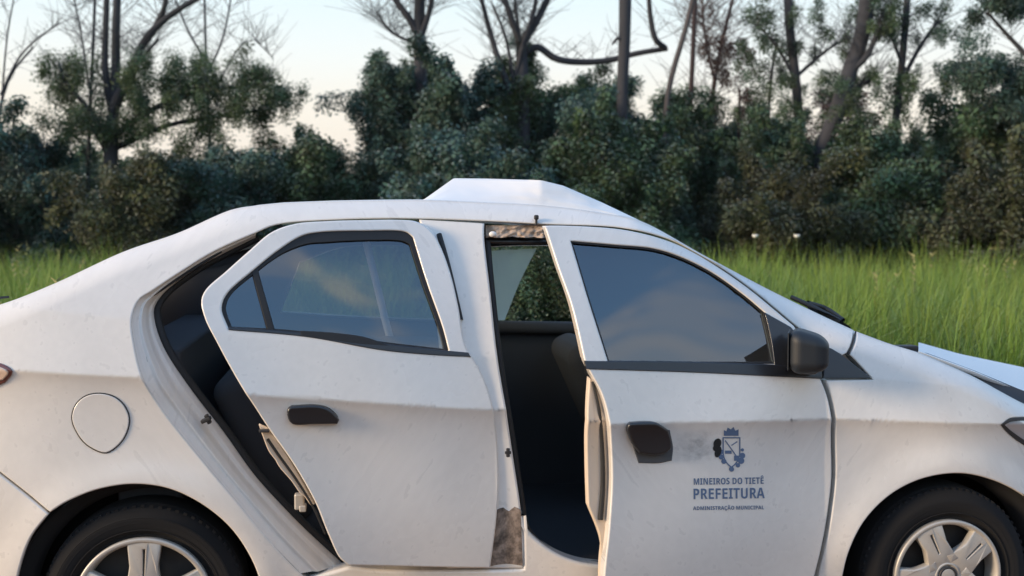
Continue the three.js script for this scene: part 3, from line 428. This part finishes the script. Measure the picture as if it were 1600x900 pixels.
// --- far side with its window openings, and the cabin
{
  const FZ = .70, fp = (pts) => { const c = smooth(pts.map(([u, v, k]) => { const p = P(u, v, -FZ); return [p.x, p.y, k]; })); if (area(c) < 0) c.reverse(); return c; };
  const xa = P(-180, 600, W).x, xb = P(1720, 700, W).x;
  const far = smooth([[xa, .15, 1], [xa, .95], [P(-20, 500, -.6).x, 1.06], [P(430, 340, -.62).x, 1.41, 1], [P(700, 340, -.62).x, 1.43], [P(985, 350, -.62).x, 1.42, 1], [P(1150, 470, -.62).x, 1.22], [P(1260, 530, -.62).x, 1.03, 1], [xb, .70, 1], [xb, .15, 1]]);
  if (area(far) < 0) far.reverse();
  const openF = fp([[756, 386, 1], [850, 384], [925, 393, 1], [1060, 452], [1120, 503, 1], [900, 503], [772, 502, 1]]), openR = fp([[470, 410, 1], [540, 386], [690, 386, 1], [716, 500, 1], [560, 494], [440, 486, 1]]);
  lab(part('far_side', sheet(far, [openF, openR], () => FZ + .02, { mirror: true, h: .2, r: .01, t: .05 }), M.paint), 'far side of the body seen through the openings');
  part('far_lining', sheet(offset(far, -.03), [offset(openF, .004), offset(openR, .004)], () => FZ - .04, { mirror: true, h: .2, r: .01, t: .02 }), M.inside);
  part('far_sill_pad', tube([P(745, 511, -FZ + .06), P(850, 512, -FZ + .06), P(1100, 516, -FZ + .06)], .030, .030, 10), new THREE.MeshStandardMaterial({ color: rgb(.06, .062, .068), roughness: .8 }));
  const sh = sheet(fp([[757, 392, 1], [838, 388, 1], [812, 440], [788, 500, 1], [772, 500, 1]]), [], () => FZ - .01, { mirror: true, wall: false }); lab(part('far_window_shard', sh, M.dustyGlass), 'dusty leftover of the far window');
  part('far_rear_window', sheet(offset(openR, .005), [], () => FZ, { mirror: true, wall: false, h: .2 }), M.glass);
  const bx = (a, b, c, d, e, f) => rbox(b - a, d - c, f - e, .015).translate((a + b) / 2, (c + d) / 2, (e + f) / 2);
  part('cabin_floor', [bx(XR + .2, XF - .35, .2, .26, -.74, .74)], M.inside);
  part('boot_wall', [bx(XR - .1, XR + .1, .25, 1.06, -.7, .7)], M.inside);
  const seat = (x, z, w) => {
    const s = group('seat', car, x, 0, z);
    const c = rbox(.52, .16, w, .06, 4); mesh('seat_cushion', move(c, .05, .42, 0), M.seat, s);
    mesh('seat_back', rbox(.14, .55, w, .06, 4).translate(0, .27, 0).rotateZ(.42).translate(-.2, .46, 0), M.seat, s);
    return s;
  };
  const xs = P(1135, 700, .4).x; seat(xs - .02, .36, .5); seat(xs - .02, -.36, .5); seat(P(560, 700, .3).x, 0, 1.3);
  part('reflection_strip', [tube([P(572, 378, .64), P(590, 450, .66), P(610, 530, .68), P(640, 620, .6)], .014, .014, 6)], new THREE.MeshStandardMaterial({ color: rgb(.5, .5, .52), roughness: .8 }));  // pale strip imitating the upright reflection in the rear window
  const dash = rbox(.42, .26, 1.38, .09, 5); part('dashboard', [move(dash, P(1205, 600, .4).x, P(1180, 590, .4).y - .04, 0), move(rbox(.27, .20, .42, .085, 6), P(1150, 560, .35).x, P(1150, 533, .35).y - .10, .35)], M.tyre);
  part('steering_wheel', new THREE.TorusGeometry(.18, .016, 10, 40).rotateY(Math.PI / 2).rotateZ(-.4).translate(P(1110, 575, -.36).x, P(1110, 575, -.36).y, -.36), M.dark);
  const lev = group('gear_console', car); mesh('console_box', [bx(xs + .1, xs + .75, .26, .48, -.1, .1)], M.dark, lev); mesh('gear_lever', tube([V(xs + .45, .47, 0), V(xs + .43, .6, 0)], .012, .01), M.dark, lev);
}

// ------------------------------------------------------------------ vegetation
const leafMat = (r, g, b) => new THREE.MeshPhysicalMaterial({ color: rgb(r, g, b), roughness: .85, transmission: .3, thickness: 0, side: THREE.DoubleSide });
function sprig(n, len, wid, spread, droop = .2) {
  const pos = [], nor = [], idx = [];
  for (let i = 0; i < n; i++) {
    const a = i * 2.4 + rr(-.3, .3), t = i / n, o = V(0, spread * (t - .5) * 1.6, 0), dir = V(Math.cos(a), rr(-droop - .3, .5), Math.sin(a)).normalize(), side = V(-Math.sin(a), rr(-.5, .5), Math.cos(a)).normalize(), n3 = V().crossVectors(side, dir).normalize();
    const L = len * rr(.7, 1.25), w = wid * rr(.7, 1.2), b = pos.length / 3; o.addScaledVector(dir, .02);
    const mid = o.clone().addScaledVector(dir, L * .45), tip = o.clone().addScaledVector(dir, L).addScaledVector(V(0, -1, 0), L * .2), l = mid.clone().addScaledVector(side, w).addScaledVector(n3, w * .35), r = mid.clone().addScaledVector(side, -w).addScaledVector(n3, w * .35);
    for (const p of [o, l, tip, r]) { pos.push(p.x, p.y, p.z); nor.push(n3.x, n3.y, n3.z); } idx.push(b, b + 1, b + 2, b, b + 2, b + 3);
  }
  const g = new THREE.BufferGeometry(); g.setAttribute('position', new THREE.Float32BufferAttribute(pos, 3)); g.setAttribute('normal', new THREE.Float32BufferAttribute(nor, 3)); g.setIndex(idx); return g;
}
const SPRIGS = [sprig(14, .058, .017, .17), sprig(15, .048, .014, .16), sprig(13, .075, .018, .2, .5)], FROND = sprig(14, .05, .013, .24, .1);
const LEAF = { blue: leafMat(.054, .124, .098), green: leafMat(.068, .130, .060), olive: leafMat(.074, .094, .042), brown: leafMat(.125, .072, .055), mid: leafMat(.085, .15, .075), bright: leafMat(.12, .17, .05) };
const BARK = { dark: new THREE.MeshStandardMaterial({ color: rgb(.042, .045, .055), roughness: 1 }), pale: new THREE.MeshStandardMaterial({ color: rgb(.085, .078, .08), roughness: 1 }), red: new THREE.MeshStandardMaterial({ color: rgb(.085, .058, .055), roughness: 1 }) };
const IM = new THREE.Matrix4(), Q = new THREE.Quaternion(), E = new THREE.Euler(), C = new THREE.Color();
function leaves(parent, clumps, per, geo, mat, s0 = .8, s1 = 1.5) { // clumps: [x, y, z, radius, flatness]
  const n = clumps.reduce((q, c) => q + (c[5] ?? per), 0), im = new THREE.InstancedMesh(geo, mat, n); let k = 0;
  for (const [x, y, z, r, fl = .8, own] of clumps) { const tone = rr(.65, 1.3), warm = rr(-.12, .12); for (let i = 0; i < (own ?? per); i++) {
    let d = V(gauss(), gauss(), gauss()); d.normalize().multiplyScalar(r * Math.pow(rnd(), .45));
    E.set(rr(-.8, .8), rr(0, 6.28), rr(-.8, .8)); Q.setFromEuler(E); const s = rr(s0, s1);
    IM.compose(V(x + d.x, Math.max(.03, y + d.y * fl), z + d.z), Q, V(s, s, s)); im.setMatrixAt(k, IM); const q = tone * rr(.75, 1.25); im.setColorAt(k, C.setRGB(q * (1 + warm), q, q * (1 - warm))); k++; } }
  im.count = k; im.name = 'crown'; im.userData.kind = 'stuff'; im.castShadow = im.receiveShadow = true; parent.add(im); return im;
}
function limb(pts, r0, r1) { return tube(pts, r0, r1, 7, 4); }
function twigs(path, n, len, r, up = .5, out = []) { // thin side shoots along a path of points
  const cv = new THREE.CatmullRomCurve3(path, false, 'centripetal');
  for (let i = 0; i < n; i++) { const t = rr(.25, 1), p = cv.getPoint(t), a = rr(0, 6.28), L = len * rr(.4, 1.2) * (1.1 - .4 * t); const d = V(Math.cos(a), up * rr(.2, 1.6), Math.sin(a) * .7).normalize(), q = p.clone().addScaledVector(d, L * .5).add(V(rr(-.1, .1) * L, rr(0, .15) * L, 0)), e = q.clone().addScaledVector(V(d.x + rr(-.6, .6), d.y + rr(-.2, .5), d.z).normalize(), L * .55);
    out.push(tube([p, q, e], r, r * .35, 4, 2));
    if (L > .5) for (let m = 0; m < 3; m++) { const s = p.clone().lerp(q, rr(.4, 1)), f = s.clone().add(V(rr(-.4, .4), rr(.05, .45), rr(-.2, .2)).multiplyScalar(L * .7)); out.push(tube([s, s.clone().lerp(f, .5).add(V(rr(-.05, .05), rr(0, .06), 0)), f], r * .55, r * .25, 4, 1)); } }
  return out;
}
// a shrub: several stems from the ground and a crown of leaf clumps inside a dome measured from u0..u1, top v0
function shrub(label, u0, u1, v0, D, leaf, { geo = 0, clumps = 46, per = 60, shoots = 60, base = .1, cr = .34, grp, gap = 0, sz = [.8, 1.5], v1 } = {}) {
  const a = at(u0, 400, D), b = at(u1, 400, D), top = at(0, v0, D).y, bot = v1 ? Math.max(.1, at(0, v1, D).y) : base, cx = (a.x + b.x) / 2, hw = (b.x - a.x) / 2, H = top - bot;
  const g = group('shrub', scene, cx, 0, a.z); tag(g, label, 'shrub', grp);
  const list = []; let guard = 0;
  while (list.length < clumps && guard++ < 9000) { const x = rr(-1, 1), y = rnd(), z = rr(-1, 1); const lim = Math.pow(Math.max(0, 1 - Math.abs(x) ** 2.6), .5) * (.99 + .44 * fbm(x * 2.6 + cx, 3, D, 3)); if (y > lim || x * x + z * z > 1) continue; if (y < lim * .5 && rnd() < .35) continue; if (fbm(x * hw * 1.6 + cx, y * H * 1.6, D, 2) < gap - .3) continue; const r = cr * rr(.6, 1.2); list.push([x * (hw - r * .5), bot + y * (H - r * .4), z * Math.min(hw, 1.1), r, rr(.55, .9)]); }
  const core = list.slice();
  for (let i = 0; i < shoots; i++) { // leafy shoots that stand out of the mass
    const c = core[Math.floor(rnd() * core.length)]; if (c[1] < H * .35) continue; const n = 3 + Math.floor(rnd() * 4), d = V(rr(-.9, .9), rr(.25, 1.1), rr(-.5, .5)).normalize(), L = rr(.07, .17);
    for (let k = 1; k <= n; k++) list.push([c[0] + d.x * (c[3] * .7 + L * k), c[1] + d.y * (c[3] * .7 + L * k) - .012 * k * k, c[2] + d.z * L * k, .12 - .012 * k, .8, 8]);
  }
  const st = []; for (let i = 0; i < 9; i++) { const x = rr(-.75, .75) * hw, c = list[Math.floor(rnd() * list.length)]; st.push(tube([V(x * .5, -.05, rr(-.3, .3)), V(x * .8, H * .35, rr(-.4, .4)), V(c[0], c[1], c[2])], .03, .008, 5, 3)); }
  mesh('stem', st, BARK.dark, g).userData.kind = 'stuff'; leaves(g, list, per, SPRIGS[geo], LEAF[leaf], ...sz); return g;
}
// a tree from traced limbs: [[u, v] ..., radius0, radius1] in pixels at distance D
function tree(name, label, D, limbs, { bark = 'dark', twig = 0, tlen = .9, tr = .012, crown = [], leaf = 'green', per = 40, geo = SPRIGS[1], grp, sz } = {}) {
  const f = at(limbs[0][0][0][0], 400, D), g = group(name, scene, f.x, 0, f.z); tag(g, label, 'tree', grp); const loc = (u, v, dz = 0) => at(u, v, D).sub(V(f.x, 0, f.z)).add(V(0, 0, dz));
  const solid = [], thin = []; limbs.forEach(([pts, r0, r1, tw = 1], i) => { let dz = 0; const path = pts.map(([u, v], k) => { if (i) dz += rr(-.12, .12); return loc(u, v, dz); }); if (i === 0 && path[0].y > 0) path.unshift(V(path[0].x, -.05, 0)); const k = D / F; solid.push(limb(path, r0 * k, r1 * k)); if (twig) twigs(path, Math.round(twig * tw * 3.2), tlen * 1.1, tr * .75, .6, thin); });
  mesh('trunk', solid, BARK[bark], g); if (thin.length) mesh('twigs', thin, BARK[bark], g).userData.kind = 'stuff';
  if (crown.length) leaves(g, crown.map(([u, v, r, fl, dz]) => { const p = loc(u, v, dz ?? rr(-.6, .6)); return [p.x, p.y, p.z, r * D / F, fl ?? .6]; }), per, geo, LEAF[leaf], ...(sz ?? [.7, 1.3])); return g;
}
const scatter = (n, u0, u1, v0, v1, r0, r1, fl, keep = () => true) => { const o = []; let gd = 0; while (o.length < n && gd++ < 5000) { const u = rr(u0, u1), v = rr(v0, v1); if (keep(u, v)) o.push([u, v, rr(r0, r1), fl * rr(.7, 1.3)]); } return o; };

// shrubs of the tree line, from left to right
shrub('dark blue-green shrub at the left edge behind the left grass', -120, 150, 184, 17, 'blue', { clumps: 70 });
shrub('brownish olive shrub around the foot of the twin-stemmed tree', 110, 330, 262, 15.8, 'olive', { clumps: 60, geo: 1, gap: .1 });
shrub('low rounded dark shrub right of the twin-stemmed tree, above the sloping rear pillar', 290, 460, 218, 16.4, 'blue', { clumps: 60 });
shrub('lowest shrub, filling the dip below the open patch of sky', 410, 600, 212, 17.4, 'green', { clumps: 60, shoots: 24 });
shrub('tall narrow column of leaves beside the open patch of sky', 560, 645, 60, 17.6, 'blue', { clumps: 90, cr: .22, geo: 1, per: 34, shoots: 26 });
shrub('leafy shrub behind the rear edge of the buckled roof ridge, right of the leaf column', 620, 775, 104, 17.2, 'blue', { clumps: 80 });
shrub('peaked leafy shrub below the forked bare tree', 735, 880, 98, 17.8, 'green', { clumps: 76, geo: 1 });
shrub('broad leafy shrub left of the straight bare pole-like trunk', 845, 1015, 128, 17.1, 'blue', { clumps: 80 });
shrub('leafy shrub at the foot of the two thin leaning stems', 975, 1120, 136, 17.6, 'green', { clumps: 66, geo: 1 });
shrub('leafy shrub filling the space between the leaf column and the forked bare tree', 610, 720, 118, 18.4, 'green', { clumps: 70, geo: 1 });
shrub('leafy shrub under the long sideways bare branch', 860, 980, 140, 18.6, 'green', { clumps: 70, geo: 1 });
shrub('leafy shrub behind the two thin leaning stems, in the pink gap', 1040, 1180, 186, 18.6, 'blue', { clumps: 56, geo: 1 });
shrub('dark low shrub directly behind the roof ridge', 560, 860, 205, 15.2, 'blue', { clumps: 90 });
shrub('dark low shrub above the sloping windscreen pillar', 820, 1125, 198, 15.6, 'green', { clumps: 90 });
shrub('yellow-green shrub above the white flowers', 1150, 1260, 215, 16.2, 'green', { clumps: 50, geo: 1 });
shrub('olive thicket between the white flowers and the leaning trunk', 1090, 1330, 246, 15.4, 'olive', { clumps: 80, geo: 1 });
shrub('dark green thicket at the foot of the leaning trunk', 1280, 1470, 228, 15.8, 'green', { clumps: 80 });
shrub('dense tall shrub at the right edge of the photo', 1430, 1700, 122, 16.4, 'green', { clumps: 110, geo: 2, per: 46, cr: .25, gap: .2 });
shrub('shaded thicket below the tall shrub at the right edge', 1420, 1720, 240, 15.2, 'olive', { clumps: 90 });
shrub('sparse reddish-brown shrub against the pink sky right of centre', 1080, 1420, 165, 19.5, 'brown', { clumps: 90, per: 16, cr: .24, geo: 1, gap: .12 });
shrub('small dark shrub in the grass, seen through the gap beside the front door', 720, 980, 330, 8, 'mid', { clumps: 110, geo: 1, cr: .2, per: 90, shoots: 30, sz: [.4, .75] });
// farther shrubs that close the gaps
const behind = 'far shrubs closing the gaps low between the nearer ones';
for (const [u0, u1, v0, D, l, where] of [[-300, 0, 220, 21, 'blue', 'at the left edge of the photo'], [-30, 260, 252, 21, 'green', 'behind the foot of the twin-stemmed tree'], [230, 480, 256, 22, 'blue', 'left of the dip below the open patch of sky'], [560, 840, 200, 21.5, 'green', 'behind the leaf column and forked tree'], [800, 1080, 205, 22, 'blue', 'around the straight pole-like trunk'], [1040, 1330, 232, 22, 'brown', 'under the pink sky right of centre'], [1300, 1620, 222, 21.5, 'green', 'behind the thick leaning trunk'], [1600, 1900, 190, 21, 'green', 'beyond the right edge of the photo']])
  shrub('far dark shrub low in gaps ' + where, u0, u1, v0, D, l, { clumps: 60, cr: .5, per: 46, grp: behind, sz: [1.2, 2] });
shrub('leafy shrub outside the photo on the left', -420, -110, 170, 17, 'blue', { clumps: 70 }); shrub('leafy shrub outside the photo on the right', 1650, 1960, 140, 17, 'green', { clumps: 90 });

// the growth on the other side of the road, behind the photographer
{
  const src = scene.children.filter((o) => o.name.startsWith('shrub')).slice(0, 6);
  [[-5.5, 15, 1.9, 'leftmost'], [-1.5, 16, 2.0, 'second'], [3, 15, 1.9, 'third'], [7.5, 14.5, 1.6, 'fourth'], [12.0, 11.5, 1.6, 'fifth'], [16, 7.0, 1.6, 'rightmost']].forEach(([x, z, k, w], i) => {
    const c = src[i].clone(); c.name = numbered('shrub'); scene.add(c); c.position.set(x, 0, z); c.scale.setScalar(k); c.rotation.y = i * 1.7; tag(c, w + ' tall shrub across the road behind the photographer', 'shrub', 'shrubs across the road');
  });
}
// trees
tree('leafy_tree', 'twin-stemmed dark tree with tiers of feathery leaves at the left', 17, [
  [[[166, 395], [170, 300], [174, 230], [176, 180]], 16, 10, .3], [[[174, 190], [164, 110], [164, 40], [166, -60]], 6, 4], [[[177, 185], [178, 110], [182, 40], [186, -80]], 8, 5], [[[176, 175], [196, 140], [212, 95], [232, 58], [262, 30], [310, 2], [340, -10]], 9, 3], [[[228, 62], [245, 40], [262, 10], [270, -30]], 5, 3], [[[196, 142], [222, 92], [250, 62]], 3, 2], [[[172, 220], [140, 170], [110, 130], [96, 100]], 5, 2], [[[178, 210], [240, 170], [320, 140], [440, 135]], 6, 2], [[[178, 230], [260, 195], [340, 180], [420, 165]], 5, 2], [[[176, 260], [150, 215], [132, 190]], 6, 2],
], { twig: 14, tlen: .8, tr: .006, geo: FROND, leaf: 'green', per: 17, sz: [.7, 1.2], crown: [...scatter(44, 78, 170, 90, 205, 7, 17, .35), ...scatter(50, 205, 300, 95, 200, 7, 18, .35), ...scatter(70, 300, 455, 100, 195, 7, 18, .22, (u, v) => v > 88 + (u - 300) * .22 && Math.sin(v * .22 + u * .03) > -.35), ...scatter(62, 120, 420, 180, 300, 9, 22, .4, (u, v) => Math.sin(v * .2 + u * .02) > -.3), [460, 135, 12, .2], [445, 150, 12, .2], [385, 80, 12, .25], [320, 85, 12, .3], [268, 92, 18, .6], [262, 110, 20, .6], [100, 100, 22, .6]] });
tree('bare_tree', 'thin bare arching sapling at the left edge', 16.5, [[[[-14, 400], [-10, 260], [2, 160], [20, 112], [52, 74]], 5, 1.5], [[[6, 150], [30, 90], [64, 62], [104, 40]], 2, 1], [[[-8, 230], [-20, 120], [-30, 20]], 3, 1.5], [[[-2, 180], [10, 60], [18, -20]], 1.6, 1]], { twig: 5, tlen: .6, tr: .006 });
tree('bare_tree', 'bare thin tree left of the twin-stemmed trunk with hanging shoots', 18, [[[[138, 300], [140, 180], [146, 60], [150, -60]], 4, 2], [[[142, 140], [130, 60], [112, -30]], 2, 1]], { twig: 14, tlen: .8, tr: .007 });
tree('bare_tree', 'bare wispy tree right of the twin-stemmed trunk', 18.5, [[[[330, 300], [326, 180], [322, 90], [318, -60]], 3, 1.6], [[[325, 120], [350, 60], [368, -40]], 2, 1], [[[322, 95], [290, 40], [262, -40]], 2, 1], [[[328, 150], [390, 60], [425, 90]], 1.6, .8]], { twig: 10, tlen: .8, tr: .006 });
tree('bare_tree', 'bare forked tree rising behind the leaf column', 17.4, [[[[664, 300], [662, 180], [656, 100], [655, 45], [657, -60]], 13, 8], [[[655, 60], [640, 30], [618, 0], [600, -40]], 6, 4], [[[660, 55], [672, 20], [684, -40]], 5, 3], [[[650, 70], [610, 50], [590, 20]], 3, 1]], { bark: 'dark', twig: 14, tlen: .9, tr: .006 });
tree('bare_tree', 'multi-stemmed bare tree with a dark tangled knot at its fork', 17.3, [
  [[[818, 300], [818, 190], [816, 110], [814, 60]], 14, 9, .4], [[[812, 66], [798, 30], [780, -30]], 6, 3], [[[818, 64], [840, 30], [868, -30]], 7, 4], [[[800, 150], [778, 90], [766, 50], [748, -20]], 6, 3], [[[806, 120], [818, 70], [834, 20], [842, -40]], 4, 3], [[[822, 80], [840, 72], [868, 90], [905, 94], [950, 91], [1000, 80], [1046, 72]], 6, 4, .6], [[[1040, 73], [1024, 62], [1016, 30], [1010, -30]], 5, 3, .5], [[[812, 60], [806, 20], [802, -30]], 3, 2], [[[804, 140], [790, 60], [770, 10]], 3, 2],
], { twig: 9, tlen: .8, tr: .007, crown: [[814, 56, 16, .8, 0], [816, 70, 14, .8, 0], [803, 66, 10, .8, 0]], leaf: 'blue', per: 40, geo: FROND, sz: [.4, .7] });
tree('bare_tree', 'straight pole-like bare trunk right of centre', 16.6, [[[[972, 400], [972, 210], [973, 130], [976, 60], [978, -80]], 6, 10.5], [[[972, 70], [966, 60], [956, 70]], 4, 1.5, .2]], { twig: 5, tlen: .5, tr: .006, bark: 'dark' });
tree('bare_tree', 'thin bare stem leaning right, left one of the leaning pair', 16.8, [[[[1038, 400], [1042, 160], [1052, 110], [1070, 50], [1092, -40]], 5, 4]], { twig: 6, tlen: .6, tr: .006, bark: 'pale' });
tree('bare_tree', 'thin upright bare stem just right of the leaning one', 17.2, [[[[1076, 400], [1078, 190], [1082, 100], [1088, -40]], 5, 3.6]], { twig: 7, tlen: .7, tr: .006, bark: 'red' });
tree('bare_tree', 'slender bare tree with many fine shoots over the pink sky', 18.5, [[[[1108, 400], [1110, 200], [1116, 130], [1130, 60], [1150, -20]], 6, 2.5], [[[1116, 130], [1100, 60], [1094, 0]], 2.5, 1.5]], { twig: 26, tlen: 1.0, tr: .008, bark: 'red', crown: scatter(34, 1090, 1180, 60, 220, 5, 15, .6), per: 9, leaf: 'brown' });
tree('leafy_tree', 'upright trunk with thin green foliage left of the leaning trunk', 17, [[[[1256, 400], [1250, 210], [1242, 110], [1234, 40], [1230, -60]], 8, 7], [[[1246, 130], [1210, 70], [1180, 40]], 3, 1.5], [[[1244, 120], [1290, 80], [1320, 60]], 3, 1.5]], { twig: 16, tlen: .8, tr: .006, leaf: 'green', per: 9, geo: SPRIGS[1], sz: [.6, 1.1], crown: scatter(84, 1150, 1335, -10, 230, 4, 12, .5) });
tree('leafy_tree', 'thick dark trunk leaning left at the right of the photo', 16.2, [[[[1262, 390], [1284, 240], [1306, 180], [1328, 112], [1346, 60], [1362, -60]], 14, 12], [[[1330, 110], [1350, 90], [1372, 40]], 6, 3], [[[1300, 190], [1340, 140], [1368, 120]], 5, 3], ], { twig: 14, tlen: .8, tr: .007, leaf: 'green', per: 10, sz: [.6, 1.1], crown: [...scatter(26, 1340, 1400, -20, 60, 5, 13, .6), ...scatter(70, 1280, 1430, 110, 270, 5, 14, .6)] });
tree('leafy_tree', 'upright thin tree with light foliage right of the thick leaning trunk', 16.8, [[[[1404, 400], [1398, 220], [1406, 130], [1414, 50], [1420, -40]], 8, 5], [[[1406, 130], [1440, 70], [1470, 30]], 4, 2], [[[1408, 110], [1386, 60], [1370, 30]], 3, 1.5]], { twig: 14, tlen: .8, tr: .006, leaf: 'green', per: 9, sz: [.6, 1.1], crown: [...scatter(56, 1380, 1500, 0, 220, 4, 12, .5)] });
tree('leafy_tree', 'slim upright stem with sparse leaves left of the upright green-leaved trunk', 17.2, [[[[1200, 400], [1200, 220], [1204, 130], [1214, 60]], 5, 2]], { twig: 12, tlen: .6, tr: .006, leaf: 'green', per: 9, sz: [.6, 1], crown: scatter(26, 1175, 1232, 90, 220, 6, 14, .6) });
tree('bare_tree', 'short reddish bare stem between the many-shooted tree and the green-leaved trunk', 18.2, [[[[1154, 400], [1154, 220], [1156, 140]], 5, 2]], { twig: 10, tlen: .6, tr: .006, bark: 'red' });
tree('leafy_tree', 'leafy tree whose branches hang in from the top right corner', 15.6, [[[[1640, 400], [1640, 200], [1630, 60], [1610, -60]], 12, 8], [[[1636, 120], [1580, 60], [1540, 20]], 5, 2]], { twig: 8, tlen: .7, tr: .007, leaf: 'blue', per: 40, crown: [...scatter(12, 1530, 1640, -20, 22, 12, 26, .5), ...scatter(22, 1500, 1620, 60, 190, 14, 30, .6)] });

// tall grass of the verge
function blade(h, w, lean, dir, out) {
  const n = 4, c = Math.cos(dir), s = Math.sin(dir), ox = rr(-.1, .1), oz = rr(-.1, .1), b = out.pos.length / 3;
  for (let i = 0; i <= n; i++) { const t = i / n, l = lean * h * t * t, y = h * (t - .35 * lean * t * t), ww = w * (1 - t * t * .95) / 2; for (const k of [-1, 1]) { out.pos.push(ox + c * l - s * ww * k, y, oz + s * l + c * ww * k); out.nor.push(c * .3 + .001, .5, s * .3); } }
  for (let i = 0; i < n; i++) { const a = b + i * 2; out.idx.push(a, a + 1, a + 2, a + 1, a + 3, a + 2); }
}
function tuft(n, h, w) { const o = { pos: [], nor: [], idx: [] }; for (let i = 0; i < n; i++) blade(h * rr(.5, 1.1), w * rr(.6, 1.2), rr(.1, .75), rr(0, 6.28), o); const g = new THREE.BufferGeometry(); g.setAttribute('position', new THREE.Float32BufferAttribute(o.pos, 3)); g.setAttribute('normal', new THREE.Float32BufferAttribute(o.nor, 3)); g.setIndex(o.idx); g.computeVertexNormals(); return g; }
const grassMat = new THREE.MeshPhysicalMaterial({ color: rgb(.215, .315, .048), roughness: .8, transmission: .35, thickness: 0, side: THREE.DoubleSide });
const field = group('tall_grass', scene); tag(field, 'tall green grass between the car and the tree line', 'grass', null, 'stuff');
const kinds = [tuft(22, 1.08, .013), tuft(20, .9, .017), tuft(18, 1.22, .010)];
kinds.forEach((g, k) => {
  const N = 8000, im = new THREE.InstancedMesh(g, grassMat, N); let i = 0, guard = 0;
  while (i < N && guard++ < 90000) {
    const z = rr(-14.5, -2.9), D = 3.4 - z, half = D * .62 + 1.2, x = rr(-half, half), patch = fbm(x * .35, z * .35, k * 4, 3);
    if (rnd() > .75 + patch || (Math.abs(x - .02 * D) < .75)) continue; const far = sstep(z, -14.5, -11); E.set(rr(-.12, .12), rr(0, 6.28), rr(-.12, .12)); Q.setFromEuler(E); const s = rr(.65, 1.12) * (1 + patch * .35) * (x < -1 ? .95 : 1);
    IM.compose(V(x, -.02, z), Q, V(s, s, s)); im.setMatrixAt(i, IM); const t = rr(.7, 1.25), y = fbm(x * .6 + 4, z * .6, 2, 3); im.setColorAt(i, C.setRGB(t * (1 + y * .5), t, t * (.9 - y * .3))); i++;
  }
  im.count = i; im.name = 'grass_blades'; im.userData.kind = 'stuff'; im.castShadow = im.receiveShadow = true; field.add(im);
});
{ // dry seed stalks standing among the green blades
  const o = { pos: [], nor: [], idx: [] }; for (let i = 0; i < 3; i++) blade(1.45 * rr(.75, 1.1), .007, rr(.05, .35), rr(0, 6.28), o);
  for (let i = 0; i < 26; i++) { const k = Math.floor(rnd() * 3) * 10 + 8, b = o.pos.length / 3, x = o.pos[k * 3], y = o.pos[k * 3 + 1] - rr(0, .26), z = o.pos[k * 3 + 2], a = rr(0, 6.28), l = rr(.03, .07); o.pos.push(x, y, z, x + Math.cos(a) * l, y + l * .9, z + Math.sin(a) * l, x + .008, y + .02, z + .006); for (let n = 0; n < 3; n++) o.nor.push(0, 1, 0); o.idx.push(b, b + 1, b + 2); }
  const g = new THREE.BufferGeometry(); g.setAttribute('position', new THREE.Float32BufferAttribute(o.pos, 3)); g.setAttribute('normal', new THREE.Float32BufferAttribute(o.nor, 3)); g.setIndex(o.idx); g.computeVertexNormals();
  const im = new THREE.InstancedMesh(g, new THREE.MeshStandardMaterial({ color: rgb(.30, .29, .15), roughness: 1, side: THREE.DoubleSide }), 170); let i = 0;
  while (i < 170) { const z = rr(-14.5, -3.2), D = 3.4 - z, half = D * .62 + 1, x = rr(-half, half); if (fbm(x * .4, z * .4, 9, 3) < rr(-.3, .3) || Math.abs(x - .02 * D) < .75) continue; E.set(rr(-.15, .15), rr(0, 6.28), rr(-.15, .15)); Q.setFromEuler(E); const k = rr(.6, 1); IM.compose(V(x, -.02, z), Q, V(k, k, k)); im.setMatrixAt(i++, IM); }
  im.name = 'seed_stalks'; im.userData.kind = 'stuff'; im.castShadow = im.receiveShadow = true; field.add(im);
}
// two white flowers on thin stems above the grass
for (const [u, v, l] of [[1180, 371, 'left one of two small white flowers above the grass'], [1245, 371, 'right one of two small white flowers above the grass']]) {
  const p = at(u, v, 14), g = group('white_flower', scene, p.x, 0, p.z); tag(g, l, 'flower', 'white flowers at the edge of the thicket');
  mesh('stem', tube([V(.03, 0, 0), V(.02, p.y * .5, .02), V(0, p.y, 0)], .006, .004, 5), LEAF.bright, g);
  const pet = []; for (let i = 0; i < 7; i++) pet.push(new THREE.SphereGeometry(.026, 8, 6).scale(1.15, .6, .9).translate(.022, 0, 0).rotateZ(.75).rotateY(i * .9).translate(0, p.y, 0));
  mesh('bloom', pet, new THREE.MeshStandardMaterial({ color: rgb(.8, .8, .76), roughness: .8 }), g);
}
renderer.render(scene, camera);
